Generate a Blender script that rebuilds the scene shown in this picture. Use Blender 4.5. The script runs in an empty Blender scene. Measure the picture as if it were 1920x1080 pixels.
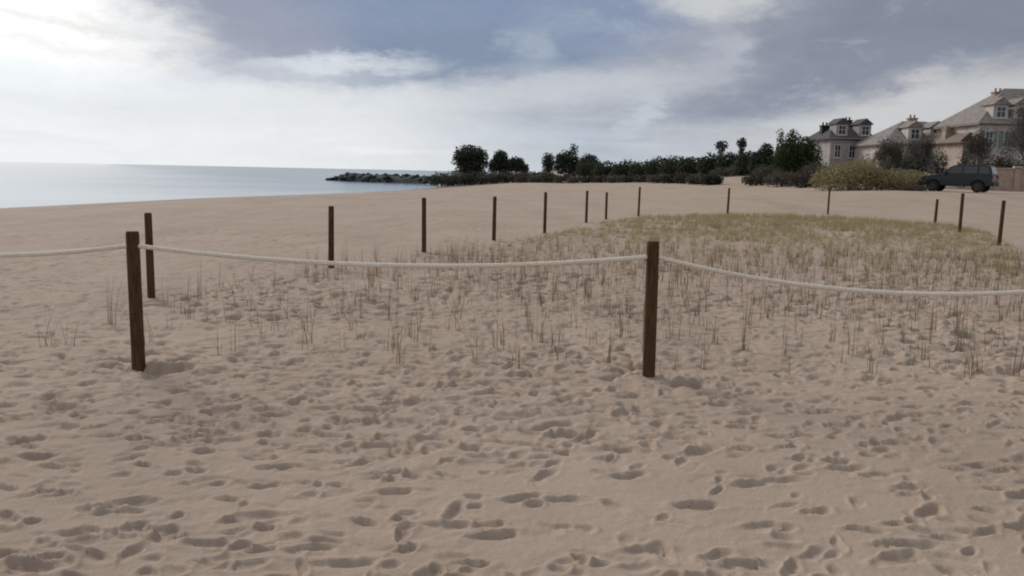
import bpy, math, random
import numpy as np
from mathutils import Vector, Matrix

S = bpy.context.scene
COL = S.collection
R = math.radians
rnd = random.Random(7)
rng = np.random.default_rng(11)

# ------------------------------------------------------------------ camera
EYE, FPX = 1.6, 1500.0
PITCH, ROLL = R(8.23), R(1.2)
fwd = Vector((0, math.cos(PITCH), -math.sin(PITCH)))
r0 = Vector((1, 0, 0)); u0 = r0.cross(fwd)
right = r0 * math.cos(ROLL) + u0 * math.sin(ROLL)
up = u0 * math.cos(ROLL) - r0 * math.sin(ROLL)
cam_d = bpy.data.cameras.new('camera')
cam = bpy.data.objects.new('camera', cam_d); COL.objects.link(cam)
m = Matrix((right, up, -fwd)).transposed().to_4x4(); m.translation = (0, 0, EYE)
cam.matrix_world = m
cam_d.sensor_width = 36; cam_d.lens = FPX / 1920 * 36
cam_d.clip_start = 0.05; cam_d.clip_end = 30000
S.camera = cam
S.view_settings.view_transform = 'Standard'; S.view_settings.look = 'None'
S.view_settings.gamma = 1; S.view_settings.use_curve_mapping = False
S.view_settings.exposure = 0.0
S.cycles.filter_width = 2.0

def ray(px, py):
    return (fwd * FPX + right * (px - 960) + up * (540 - py)).normalized()

# ------------------------------------------------------------------ world: overcast sky with a bright break on the left
SUN_AZ, SUN_EL = R(-42), R(31)       # azimuth from +Y, negative = left
W = bpy.data.worlds.new('World'); S.world = W; W.use_nodes = True
nt = W.node_tree; nt.nodes.clear()
STR = 0.1

class Nd:
    def __init__(s, nt): s.nt = nt
    def new(s, t, **k):
        n = s.nt.nodes.new(t)
        for a, v in k.items(): setattr(n, a, v)
        return n
    def put(s, sock, v):
        if hasattr(v, 'is_output') or isinstance(v, bpy.types.NodeSocket): s.nt.links.new(v, sock)
        else: sock.default_value = v
    def math(s, op, a, b=0.0, c=None, clamp=False):
        n = s.new('ShaderNodeMath', operation=op, use_clamp=clamp)
        s.put(n.inputs[0], a); s.put(n.inputs[1], b)
        if c is not None: s.put(n.inputs[2], c)
        return n.outputs[0]
    def mix(s, f, a, b, blend='MIX'):
        n = s.new('ShaderNodeMix', data_type='RGBA', blend_type=blend)
        s.put(n.inputs[0], f); s.put(n.inputs[6], a); s.put(n.inputs[7], b)
        return n.outputs[2]
    def smooth(s, v, a, b, lo=0.0, hi=1.0):
        n = s.new('ShaderNodeMapRange', interpolation_type='SMOOTHSTEP')
        s.put(n.inputs[0], v)
        n.inputs[1].default_value, n.inputs[2].default_value = a, b
        n.inputs[3].default_value, n.inputs[4].default_value = lo, hi
        return n.outputs[0]
    def noise(s, vec, scale, detail=5, rough=0.55, dist=0.0):
        n = s.new('ShaderNodeTexNoise')
        if vec is not None: s.put(n.inputs['Vector'], vec)
        n.inputs['Scale'].default_value = scale; n.inputs['Detail'].default_value = detail
        n.inputs['Roughness'].default_value = rough; n.inputs['Distortion'].default_value = dist
        return n.outputs['Fac']

def lin(r, g, b, k=1.0):
    f = lambda c: (c / 255 / 12.92) if c / 255 <= .04045 else ((c / 255 + .055) / 1.055) ** 2.4
    return (f(r) * k, f(g) * k, f(b) * k, 1)

N = Nd(nt)
tc = N.new('ShaderNodeTexCoord')
sky = N.new('ShaderNodeTexSky', sky_type='NISHITA', sun_disc=False)
sky.sun_elevation = SUN_EL; sky.sun_rotation = SUN_AZ
sep = N.new('ShaderNodeSeparateXYZ'); nt.links.new(tc.outputs['Generated'], sep.inputs[0])
X, Y, Z = sep.outputs
az = N.math('ARCTAN2', X, Y)
el = N.math('ARCSINE', Z)
mp = N.new('ShaderNodeMapping'); nt.links.new(tc.outputs['Generated'], mp.inputs[0])
mp.inputs['Scale'].default_value = (1, 1, 2.6)
P3 = mp.outputs[0]
nB = N.noise(P3, 2.2, 6, 0.55, 0.2)       # broad masses
nC = N.noise(P3, 14, 6, 0.62, 0.4)         # fine texture
def vnoise3(scale, detail, rough):
    n = N.new('ShaderNodeTexNoise'); nt.links.new(P3, n.inputs['Vector'])
    n.inputs['Scale'].default_value = scale; n.inputs['Detail'].default_value = detail; n.inputs['Roughness'].default_value = rough
    sp = N.new('ShaderNodeSeparateColor'); nt.links.new(n.outputs['Color'], sp.inputs[0]); return sp.outputs
w1 = vnoise3(4.5, 3, .5); w2 = vnoise3(13, 7, .68)
def off(a, b, k1, k2): return N.math('ADD', N.math('MULTIPLY', N.math('SUBTRACT', a, .5), k1), N.math('MULTIPLY', N.math('SUBTRACT', b, .5), k2))
azw = N.math('ADD', az, off(w1[0], w2[0], .05, .13))
elw = N.math('ADD', el, off(w1[1], w2[1], .016, .05))
wob = N.math('SUBTRACT', nC, .5)
def azel(px, py):
    d = ray(px, py); return math.atan2(d.x, d.y), math.asin(d.z)
def blob(px, py, rx, ry, soft=0.5, wobk=0.7, tilt=0.0):
    a0, e0 = azel(px, py)
    da = N.math('SUBTRACT', azw, a0); de = N.math('SUBTRACT', elw, e0)
    ct, st = math.cos(R(tilt)), math.sin(R(tilt))
    u = N.math('ADD', N.math('MULTIPLY', da, ct), N.math('MULTIPLY', de, st))
    v = N.math('SUBTRACT', N.math('MULTIPLY', de, ct), N.math('MULTIPLY', da, st))
    u = N.math('MULTIPLY', u, FPX / rx); v = N.math('MULTIPLY', v, FPX / ry)
    d = N.math('SQRT', N.math('ADD', N.math('MULTIPLY', u, u), N.math('MULTIPLY', v, v)))
    d = N.math('ADD', d, N.math('MULTIPLY', wob, wobk))
    return N.smooth(d, 1 + soft, 1 - soft)
K = 1 / STR
col = sky.outputs[0]
# general cloud deck: covers the sky all round, paler towards the horizon
deck = N.mix(N.smooth(nB, .36, .66), lin(160, 169, 185, K), lin(212, 216, 219, K))
deck = N.mix(N.math('MULTIPLY', N.smooth(nC, .35, .7), .12), deck, lin(215, 218, 222, K))
col = N.mix(.94, col, deck)
hor = N.smooth(el, R(16), R(1))
hor_col = N.mix(N.smooth(az, R(-12), R(9)), lin(227, 230, 231, K), lin(187, 196, 205, K))
col = N.mix(N.math('MULTIPLY', hor, .95), col, hor_col)
for (px, py, rx, ry, soft, wk, tilt, c, k) in [
    (1500, 70, 560, 175, .5, .6, 4, (156, 163, 177), .95),
    (1330, 120, 170, 70, .8, .8, 30, (172, 176, 186), .6),
    (1780, 40, 330, 130, .6, .6, 10, (130, 137, 153), .92),
    (1560, 145, 230, 46, .7, .6, 8, (138, 146, 162), .8),
    (630, -16, 430, 152, .3, .3, 0, (150, 159, 180), .96),
    (930, 5, 350, 142, .35, .3, 4, (136, 151, 177), .96),
    (880, 110, 215, 52, .35, .35, 2, (134, 148, 171), .96),
    (410, 74, 185, 66, .45, .5, 6, (154, 161, 178), .9),
    (375, 148, 110, 13, .7, .5, 0, (184, 188, 202), .8),
    (0, 56, 225, 104, .6, .4, 0, (255, 254, 250), 1.0),
    (130, 178, 300, 40, .8, .5, 0, (223, 240, 249), .7),
    (180, 48, 130, 11, .9, .8, -6, (226, 226, 226), .7),
    (150, 88, 120, 8, .9, .8, -4, (232, 231, 230), .6),
    (-60, 240, 500, 120, .9, .3, 0, (245, 247, 249), .85),
    (480, 196, 330, 36, .7, .6, 4, (228, 231, 233), .7),
    (630, 120, 140, 14, .8, .6, 2, (224, 230, 235), .8),
    (1060, 165, 240, 30, .8, .6, 4, (214, 217, 221), .6),
    (1345, 2, 80, 28, .7, .7, 0, (208, 211, 210), .8),
    (1365, 96, 40, 34, .9, .8, 60, (192, 197, 206), .6),
    (1000, 92, 38, 26, .9, .8, 20, (178, 192, 204), .55),
    (1205, 212, 40, 26, .9, .8, 50, (205, 214, 222), .6),
    (1760, 205, 210, 50, .7, .8, 12, (200, 200, 200), .88),
    (1700, 190, 80, 22, .8, .9, 20, (206, 206, 206), .6),
    (1640, 248, 330, 44, .7, .6, 5, (202, 204, 206), .75)]:
    kk = K * (1.15 if c[0] == 255 else 1)
    col = N.mix(N.math('MULTIPLY', blob(px, py, rx, ry, soft, wk, tilt), k), col, lin(*c, kk))
mst = N.new('ShaderNodeMapping'); nt.links.new(tc.outputs['Generated'], mst.inputs[0]); mst.inputs['Scale'].default_value = (1, 1, 11)
nS = N.noise(mst.outputs[0], 3.2, 7, .6, .3)              # thin layered streaks low in the sky
low = N.math('MULTIPLY', N.smooth(el, R(7), R(3)), N.smooth(el, R(.2), R(1.5)))
col = N.mix(N.math('MULTIPLY', low, N.smooth(nS, .48, .70, 0, .35)), col, lin(208, 219, 228, K))
col = N.mix(N.math('MULTIPLY', low, N.math('MULTIPLY', N.smooth(nS, .46, .30, 0, .6), N.smooth(az, R(14), R(-8)))), col, lin(243, 245, 247, K))
nD = N.noise(P3, 9, 8, .68, .5)
col = N.mix(N.math('MULTIPLY', N.smooth(nD, .50, .72), N.smooth(az, R(-4), R(14), .08, .34)), col, lin(203, 209, 216, K))
col = N.mix(N.math('MULTIPLY', N.smooth(nD, .52, .32), .26), col, N.mix(1.0, col, (.80, .83, .88, 1), 'MULTIPLY'))
bg = N.new('ShaderNodeBackground'); bg.inputs[1].default_value = STR
nt.links.new(col, bg.inputs[0])
wo = N.new('ShaderNodeOutputWorld'); nt.links.new(bg.outputs[0], wo.inputs[0])

sl = bpy.data.lights.new('sun', 'SUN'); sl.energy = 2.3; sl.angle = R(20); sl.color = (1, .95, .87)
sun = bpy.data.objects.new('sun', sl); COL.objects.link(sun)
sd = Vector((math.sin(SUN_AZ) * math.cos(SUN_EL), math.cos(SUN_AZ) * math.cos(SUN_EL), math.sin(SUN_EL)))
sun.rotation_euler = sd.to_track_quat('Z', 'Y').to_euler()

# ------------------------------------------------------------------ helpers
def tag(o, label=None, cat=None, group=None, kind=None):
    if label: o['label'] = label
    if cat: o['category'] = cat
    if group: o['group'] = group
    if kind: o['kind'] = kind
    return o
def link(o, parent=None):
    COL.objects.link(o)
    if parent: o.parent = parent
    return o
def empty(name, loc, rz=0, label=None, cat=None, group=None):
    o = bpy.data.objects.new(name, None); o.location = loc; o.rotation_euler = (0, 0, rz)
    o.empty_display_size = .2
    return tag(link(o), label, cat, group)
def mesh(name, V, F, mat, smooth=False):
    me = bpy.data.meshes.new(name)
    V = np.asarray(V, np.float32)
    if isinstance(F, np.ndarray):
        k = F.shape[1]
        me.vertices.add(len(V)); me.vertices.foreach_set('co', V.ravel())
        me.loops.add(F.size); me.loops.foreach_set('vertex_index', F.astype(np.int32).ravel())
        me.polygons.add(len(F)); me.polygons.foreach_set('loop_start', np.arange(0, F.size, k, dtype=np.int32))
        try: me.polygons.foreach_set('loop_total', np.full(len(F), k, np.int32))
        except Exception: pass
        me.update(calc_edges=True)
    else:
        me.from_pydata([tuple(v) for v in V], [], F)
    if smooth: me.polygons.foreach_set('use_smooth', np.ones(len(me.polygons), bool))
    for mm in (mat if isinstance(mat, list) else [mat]): me.materials.append(mm)
    me.update()
    return me
def obj(name, V, F, mat, parent=None, smooth=False):
    return link(bpy.data.objects.new(name, mesh(name, V, F, mat, smooth)), parent)
class MB:
    def __init__(s): s.v = []; s.f = []
    def add(s, V, F):
        b = len(s.v); s.v += [tuple(v) for v in V]; s.f += [[i + b for i in f] for f in F]; return s
    def box(s, c, d, rz=0):
        cx, cy, cz = c; dx, dy, dz = [q / 2 for q in d]; ca, sa = math.cos(rz), math.sin(rz)
        V = [(cx + x * ca - y * sa, cy + x * sa + y * ca, cz + z) for x, y, z in
             [(-dx, -dy, -dz), (dx, -dy, -dz), (dx, dy, -dz), (-dx, dy, -dz), (-dx, -dy, dz), (dx, -dy, dz), (dx, dy, dz), (-dx, dy, dz)]]
        return s.add(V, [(0, 3, 2, 1), (4, 5, 6, 7), (0, 1, 5, 4), (1, 2, 6, 5), (2, 3, 7, 6), (3, 0, 4, 7)])
    def tube(s, pts, rad, n=6, cap=True):
        pts = [Vector(p) for p in pts]; V = []; F = []
        for i, p in enumerate(pts):
            d = (pts[min(i + 1, len(pts) - 1)] - pts[max(i - 1, 0)]).normalized()
            a = d.cross(Vector((0, 0, 1)) if abs(d.z) < .9 else Vector((1, 0, 0))).normalized(); b = d.cross(a)
            for j in range(n):
                t = 2 * math.pi * j / n
                V.append(p + (a * math.cos(t) + b * math.sin(t)) * rad[i])
        for i in range(len(pts) - 1):
            for j in range(n):
                F.append((i * n + j, i * n + (j + 1) % n, (i + 1) * n + (j + 1) % n, (i + 1) * n + j))
        if cap: F.append(tuple(range(n))[::-1]); F.append(tuple(range((len(pts) - 1) * n, len(pts) * n)))
        return s.add(V, F)
    def build(s, name, mat, parent=None, smooth=False, bevel=0):
        o = obj(name, s.v, s.f, mat, parent, smooth)
        if bevel:
            b = o.modifiers.new('bevel', 'BEVEL'); b.width = bevel; b.segments = 2; b.limit_method = 'ANGLE'
        return o

# numpy gradient noise
_perm = np.random.default_rng(5).permutation(4096)
_g = np.random.default_rng(6).uniform(0, 2 * np.pi, 4096); _gx, _gy = np.cos(_g), np.sin(_g)
def perlin(x, y, seed=0):
    x = np.asarray(x, float) + seed * 17.31; y = np.asarray(y, float) + seed * 9.17
    xi = np.floor(x).astype(np.int64); yi = np.floor(y).astype(np.int64); xf = x - xi; yf = y - yi
    u = xf ** 3 * (xf * (xf * 6 - 15) + 10); v = yf ** 3 * (yf * (yf * 6 - 15) + 10)
    def gr(i, j, dx, dy):
        h = _perm[(_perm[i & 4095] + j) & 4095]; return _gx[h] * dx + _gy[h] * dy
    a = gr(xi, yi, xf, yf); b = gr(xi + 1, yi, xf - 1, yf); c = gr(xi, yi + 1, xf, yf - 1); d = gr(xi + 1, yi + 1, xf - 1, yf - 1)
    return (a + u * (b - a) + v * ((c + u * (d - c)) - (a + u * (b - a)))) * 1.45
def sst(a, b, x):
    t = np.clip((np.asarray(x, float) - a) / (b - a), 0, 1); return t * t * (3 - 2 * t)

# ------------------------------------------------------------------ terrain
SEA = -1.0
SH_Y = np.array([-400, -60, 0, 30, 47, 63, 80, 97, 112, 126, 142, 165, 230, 400, 1500])
SH_X = np.array([-75, -48, -38.5, -33.5, -30, -23.8, -20, -17, -15.2, -14.5, -15, -22, -30, 20, 900])
def shore(y): return np.interp(y, SH_Y, SH_X)
PLOT = np.array([(-5.6, 5.9), (-3.0, 6.25), (1.06, 6.15), (5.25, 6.15), (10.2, 15.4), (12.7, 20), (14.9, 25), (16.4, 29.6), (13.4, 33.4), (9.0, 33.5), (4.9, 31), (2.4, 25.5), (.85, 21), (-.4, 18), (-1.7, 15.3), (-3.0, 13.2), (-4.45, 9.75)])
def inplot(x, y):
    x = np.asarray(x, float); y = np.asarray(y, float); ins = np.zeros(x.shape, bool)
    n = len(PLOT)
    for i in range(n):
        x1, y1 = PLOT[i]; x2, y2 = PLOT[(i + 1) % n]
        c = ((y1 > y) != (y2 > y)) & (x < (x2 - x1) * (y - y1) / (y2 - y1 + 1e-12) + x1)
        ins ^= c
    return ins
def plotdist(x, y):
    d = np.full(np.shape(x), 1e9)
    for i in range(len(PLOT)):
        a = PLOT[i]; b = PLOT[(i + 1) % len(PLOT)]; e = b - a; L = (e ** 2).sum()
        t = np.clip(((x - a[0]) * e[0] + (y - a[1]) * e[1]) / L, 0, 1)
        d = np.minimum(d, np.hypot(x - a[0] - t * e[0], y - a[1] - t * e[1]))
    return np.where(inplot(x, y), d, -d)
def macro(x, y):
    x = np.asarray(x, float); y = np.asarray(y, float)
    s = x - shore(y)                                     # metres inland
    z = np.where(s < 18, SEA * (1 - sst(-2, 18, s)) , 0.0)
    z = np.where(s < -2, SEA + (s + 2) * .05, z)
    z = z - .12 * np.exp(-((s + 0.0) / 3) ** 2)
    z = np.maximum(z, -6)
    land = sst(6, 30, s)
    z = z + land * (.95 * sst(34, 50, y) * sst(4, 26, x) + .35 * sst(60, 100, y) + 2.1 * sst(55, 92, y) * sst(18, 42, x) + 1.2 * sst(110, 260, y))
    z = z + .10 * np.exp(-(((x - 8.5) / 6) ** 2 + ((y - 25) / 8) ** 2))     # the grassy swell inside the plot
    z = z + land * .06 * perlin(x / 7, y / 7, 3) * sst(8, 16, np.hypot(x, y))
    return z
def H(x, y): return float(macro(np.array([x]), np.array([y]))[0])
def onground(px, py):
    d = ray(px, py); t = 1.0; o = Vector((0, 0, EYE))
    for _ in range(4000):
        p = o + d * t
        if p.z < H(p.x, p.y): break
        t *= 1.004
    return o + d * t
def at(px, dist):                                        # ground point under a bearing, at a distance along Y
    d = ray(px, 323); x = d.x / d.y * dist
    return x, dist, H(x, dist)
def hz(px): return 323 + (px - 960) * math.tan(ROLL)
def ztop(px, py, dist): return EYE + (hz(px) - py) * dist / FPX * 1.0

# footprints and trodden sand on a polar grid
th = np.concatenate([np.linspace(-180, -44, 70, endpoint=False), np.linspace(-44, 44, 860), np.linspace(44, 180, 71)[1:]])
th = np.radians(th)
rr = np.concatenate([np.geomspace(.25, 2.3, 40, endpoint=False), np.geomspace(2.3, 34, 700, endpoint=False), np.geomspace(34, 260, 170, endpoint=False), np.geomspace(260, 3000, 30)])
RR, TT = np.meshgrid(rr, th, indexing='ij')
GX, GY = RR * np.sin(TT), RR * np.cos(TT)
GZ = macro(GX, GY)
pd = plotdist(GX, GY)
ins = sst(-.25, .5, pd)
sea_s = GX - shore(GY)
trod = .35 + .65 * sst(-.25, .25, perlin(GX / 2.6, GY / 2.6, 21))
smooth_zone = np.exp(-(((GX - .55) / 1.5) ** 2 + ((GY - 3.75) / .65) ** 2))
front = sst(3.4, 4.9, GY + .35 * perlin(GX / .8, GY / .6, 22))
trod = trod * (.55 + .45 * front) * (1 - .93 * smooth_zone) * sst(8, 22, sea_s)
fade = 1 - sst(26, 45, RR)
wx = GX + .06 * perlin(GX / .25, GY / .25, 41) + .02 * perlin(GX / .07, GY / .07, 43); wy = GY + .06 * perlin(GX / .25, GY / .25, 42) + .02 * perlin(GX / .07, GY / .07, 44)
n1 = perlin(wx / .30, wy / .20, 31); n2 = perlin(wx / .15, wy / .10, 32); n3 = perlin(GX / .05, GY / .045, 33)
_p = perlin(wx / .21, wy / .135, 34); pit = sst(.10, .70, perlin(wx / .21, (wy - .045 * np.clip(_p, 0, 1)) / .135, 34))
_p = perlin(wx / .13, wy / .085, 37); pit2 = sst(.15, .75, perlin(wx / .13, (wy - .028 * np.clip(_p, 0, 1)) / .085, 37)); hump = sst(.15, .8, perlin(wx / .2, wy / .13, 38))
micro = (.009 * n1 + .006 * n2 - .034 * pit - .019 * pit2 + .015 * hump) * (trod * (.92 + 1.15 * ins)) + .0018 * n3
micro += .035 * ins * perlin(GX / .9, GY / .8, 35) + .010 * perlin(GX / 1.9, GY / 1.6, 36)
micro += .022 * sst(9, 18, RR) * trod * perlin(GX / .7, GY / .9, 39)
# wind-blown lip in front right
lip = np.clip((GY - (4.52 + .06 * np.sin(GX * 2.3) + .02 * GX)) / .22, -1, 1)
micro += .016 * sst(-1, 1, lip) * np.exp(-((GX - 1.35) / .75) ** 4) * np.exp(-((GY - 4.7) / .5) ** 2)
micro *= fade
FP = np.zeros_like(GZ)
WRX = .035 * perlin(GX / .11, GY / .10, 45) + .004 * perlin(GX / .035, GY / .035, 47); WRY = .030 * perlin(GX / .10, GY / .09, 46) + .004 * perlin(GX / .035, GY / .035, 48)
lr = np.log(rr)
def stamp(cx, cy, ang, L, Wd, dep, rim=.35):
    r = math.hypot(cx, cy); t = math.atan2(cx, cy); ex = L * 1.2
    i0, i1 = np.searchsorted(rr, [r - ex, r + ex]); dt = ex / max(r, .5)
    j0, j1 = np.searchsorted(th, [t - dt, t + dt])
    if i1 <= i0 or j1 <= j0: return
    sx = GX[i0:i1, j0:j1] - cx; sy = GY[i0:i1, j0:j1] - cy
    ca, sa = math.cos(ang), math.sin(ang)
    sx = sx + WRX[i0:i1, j0:j1] * L / .3; sy = sy + WRY[i0:i1, j0:j1] * L / .3
    u = (sx * ca + sy * sa) / (L / 2); v = (-sx * sa + sy * ca) / (Wd / 2 * (1 + .18 * u))
    d = np.sqrt(u * u + v * v)
    h = -dep * (1 - sst(0, 1, (d - np.where(sy > 0, .55, .0)) / np.where(sy > 0, .55, 1.2))) * (1 + .25 * u) + dep * rim * np.exp(-((d - 1.28) / .26) ** 2) * (1 + .5 * v)
    FP[i0:i1, j0:j1] = FP[i0:i1, j0:j1] * (1 - .7 * (d < .9)) + h
for k in range(7200):                                     # random treading
    d = 2.4 + 17 * rng.random() ** 1.2; a = rng.uniform(-R(40), R(40))
    x, y = d * math.sin(a), d * math.cos(a)
    sz = math.exp(-(((x - .55) / 1.5) ** 2 + ((y - 3.75) / .65) ** 2))
    if rng.random() < sz * .93: continue
    if y < 4.4 and rng.random() < .45: continue
    big = rng.random()
    stamp(x, y, rng.normal(.15, .65), rng.uniform(.07, .20), rng.uniform(.045, .08), rng.uniform(.007, .020) * (1.0 if big < .85 else 1.4))
def trail(x, y, hd, n, step=.62):
    for k in range(n):
        s = 1 if k % 2 else -1
        stamp(x - math.sin(hd) * .10 * s, y + math.cos(hd) * .10 * s, hd + rng.normal(0, .12), .24, .085, rng.uniform(.014, .026), .30)
        hd += rng.normal(0, .05); x += math.cos(hd) * step; y += math.sin(hd) * step
for tr in [(-2.6, 4.3, .05, 9), (-2.4, 3.45, .18, 8), (-1.9, 3.1, .05, 8), (-.3, 3.55, .2, 7), (-3.4, 5.0, -.05, 12), (1.6, 3.3, .5, 8),
           (-1.0, 5.3, .1, 10), (-4, 6.9, .02, 14), (-.4, 3.0, 1.2, 5)]:
    trail(*tr)
for _x, _y in ((-2.96, 6.33), (1.07, 6.14)): GZ = GZ + .016 * np.exp(-((GX - _x) ** 2 + (GY - _y) ** 2) / .025)
stamp(-2.76, 6.16, .1, .55, .22, .06); stamp(1.34, 6.0, 0, .46, .20, .055); stamp(1.08, 6.1, 0, .4, .3, .02)  # near posts' shadows put into the shape as hollows dug at their feet
berm_s = sea_s - 31.5 - .8 * perlin(GX / 4, GY / 5, 52)
GZ = GZ + .07 * (sst(-.5, .35, berm_s) - 1) * (1 - sst(40, 70, RR))
GZ = GZ + micro + FP * (1 - sst(14, 22, RR)) 
nr, nth = RR.shape
V = np.stack([GX, GY, GZ], -1).reshape(-1, 3)
idx = np.arange(nr * nth).reshape(nr, nth)
Fq = np.stack([idx[:-1, :-1], idx[:-1, 1:], idx[1:, 1:], idx[1:, :-1]], -1).reshape(-1, 4)[:, ::-1]
c0 = len(V); V = np.vstack([V, [[0, 0, H(0, 0)]]])

# materials ---------------------------------------------------------
def material(name):
    mt = bpy.data.materials.new(name); mt.use_nodes = True
    n = Nd(mt.node_tree); b = mt.node_tree.nodes['Principled BSDF']
    return mt, n, b
def simple(name, c, c2=None, scale=6, rough=.7, metal=0, bump=0, spec=.4, coords='Object', stretch=None):
    mt, n, b = material(name)
    t = n.new('ShaderNodeTexCoord'); v = t.outputs[coords]
    if stretch:
        mpn = n.new('ShaderNodeMapping'); mt.node_tree.links.new(v, mpn.inputs[0]); mpn.inputs['Scale'].default_value = stretch; v = mpn.outputs[0]
    f = n.noise(v, scale, 5, .6)
    c2 = c2 or tuple(q * .7 for q in c[:3])
    n.put(b.inputs['Base Color'], n.mix(n.smooth(f, .32, .68), (*c[:3], 1), (*c2[:3], 1)))
    b.inputs['Roughness'].default_value = rough; b.inputs['Metallic'].default_value = metal
    b.inputs['Specular IOR Level'].default_value = spec
    if bump:
        bn = n.new('ShaderNodeBump'); bn.inputs['Strength'].default_value = bump; bn.inputs['Distance'].default_value = .02
        n.put(bn.inputs['Height'], f); n.put(b.inputs['Normal'], bn.outputs[0])
    return mt
def leaf(name, c, c2):                                   # per-leaf variation, a little light passes through
    mt, n, b = material(name)
    g = n.new('ShaderNodeNewGeometry')
    f = g.outputs['Random Per Island']
    cc = n.mix(f, (*c, 1), (*c2, 1))
    n.put(b.inputs['Base Color'], cc); b.inputs['Roughness'].default_value = .75; b.inputs['Specular IOR Level'].default_value = .2
    tr = n.new('ShaderNodeBsdfTranslucent'); n.put(tr.inputs[0], cc)
    ms = n.new('ShaderNodeMixShader'); ms.inputs[0].default_value = .22
    mt.node_tree.links.new(b.outputs[0], ms.inputs[1]); mt.node_tree.links.new(tr.outputs[0], ms.inputs[2])
    mt.node_tree.links.new(ms.outputs[0], mt.node_tree.nodes['Material Output'].inputs[0])
    return mt

def sand_material():
    mt, n, b = material('sand')
    t = n.new('ShaderNodeTexCoord'); v = t.outputs['Object']
    at_ = n.new('ShaderNodeAttribute', attribute_name='wet').outputs['Fac']
    gr_ = n.new('ShaderNodeAttribute', attribute_name='litter').outputs['Fac']
    big = n.noise(v, .35, 4, .6); mid = n.noise(v, 2.2, 5, .6); fine = n.noise(v, 160, 3, .7); sp = n.noise(v, 420, 2, .6)
    c = n.mix(n.smooth(big, .3, .7), (.356, .268, .206, 1), (.394, .302, .235, 1))
    c = n.mix(n.math('MULTIPLY', n.smooth(mid, .45, .75), .35), c, (.280, .207, .152, 1))
    c = n.mix(n.math('MULTIPLY', n.smooth(fine, .5, .78), .45), c, (.20, .146, .104, 1))
    c = n.mix(n.math('MULTIPLY', n.smooth(sp, .62, .8), .4), c, (.44, .37, .31, 1))
    mps = n.new('ShaderNodeMapping'); mt.node_tree.links.new(v, mps.inputs[0]); mps.inputs['Scale'].default_value = (.55, .12, 1); mps.inputs['Rotation'].default_value = (0, 0, R(-12))
    c = n.mix(n.math('MULTIPLY', n.smooth(n.noise(mps.outputs[0], 1.0, 5, .65), .48, .7), .45), c, (.262, .196, .150, 1))
    c = n.mix(n.math('MULTIPLY', n.smooth(n.noise(v, .9, 6, .7), .5, .72), .3), c, (.38, .30, .235, 1))
    c = n.mix(n.math('MULTIPLY', gr_, .55), c, (.235, .19, .115, 1))
    wr_ = n.new('ShaderNodeAttribute', attribute_name='wrack').outputs['Fac']
    c = n.mix(n.math('MULTIPLY', n.math('MULTIPLY', wr_, n.smooth(n.noise(v, 9, 5, .75), .4, .6)), .6), c, (.12, .09, .065, 1))
    c = n.mix(n.smooth(n.noise(v, 70, 2, .5), .70, .76), c, (.15, .115, .085, 1))
    c = n.mix(n.smooth(n.noise(v, 55, 2, .4), .735, .78), c, (.58, .52, .46, 1))
    c = n.mix(n.math('MULTIPLY', at_, .8), c, (.085, .072, .060, 1))
    fo_ = n.new('ShaderNodeAttribute', attribute_name='foam').outputs['Fac']
    c = n.mix(n.math('MULTIPLY', fo_, .8), c, (.72, .73, .74, 1))
    n.put(b.inputs['Base Color'], c)
    n.put(b.inputs['Roughness'], n.math('SUBTRACT', .95, n.math('MULTIPLY', at_, .12)))
    b.inputs['Specular IOR Level'].default_value = .2
    bn = n.new('ShaderNodeBump'); bn.inputs['Strength'].default_value = .5; bn.inputs['Distance'].default_value = .012
    n.put(bn.inputs['Height'], n.math('ADD', n.noise(v, 38, 4, .6), n.math('MULTIPLY', fine, .35)))
    n.put(b.inputs['Normal'], bn.outputs[0])
    return mt
M = {'sand': sand_material()}
beach = obj('beach', V, Fq, M['sand'], smooth=True); tag(beach, kind='structure')
wet = (1 - sst(9, 15, sea_s + .8 * perlin(GX / 6, GY / 9, 51))).ravel()
litter = (sst(15, 22, GY) * ins * sst(-.4, .2, perlin(GX / 2, GY / 2, 61))).ravel()
wrack = (np.exp(-(berm_s / .28) ** 2) * sst(-.15, .5, perlin(GX / .7, GY / .9, 53)) + .8 * np.exp(-((sea_s - 17 - .9 * perlin(GX / 5, GY / 6, 54)) / .35) ** 2) * sst(-.1, .5, perlin(GX / .9, GY / 1.3, 55))).ravel()
foam = (np.exp(-((sea_s - 1.7 - .5 * perlin(GX / 5, GY / 3, 56)) / .95) ** 2) * sst(-.5, .2, perlin(GX / 2.2, GY / 1.7, 57))).ravel()
for nm, arr in (('wet', wet), ('litter', litter), ('wrack', wrack), ('foam', foam)):
    a = beach.data.attributes.new(nm, 'FLOAT', 'POINT'); a.data.foreach_set('value', np.append(arr, 0).astype(np.float32))

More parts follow.
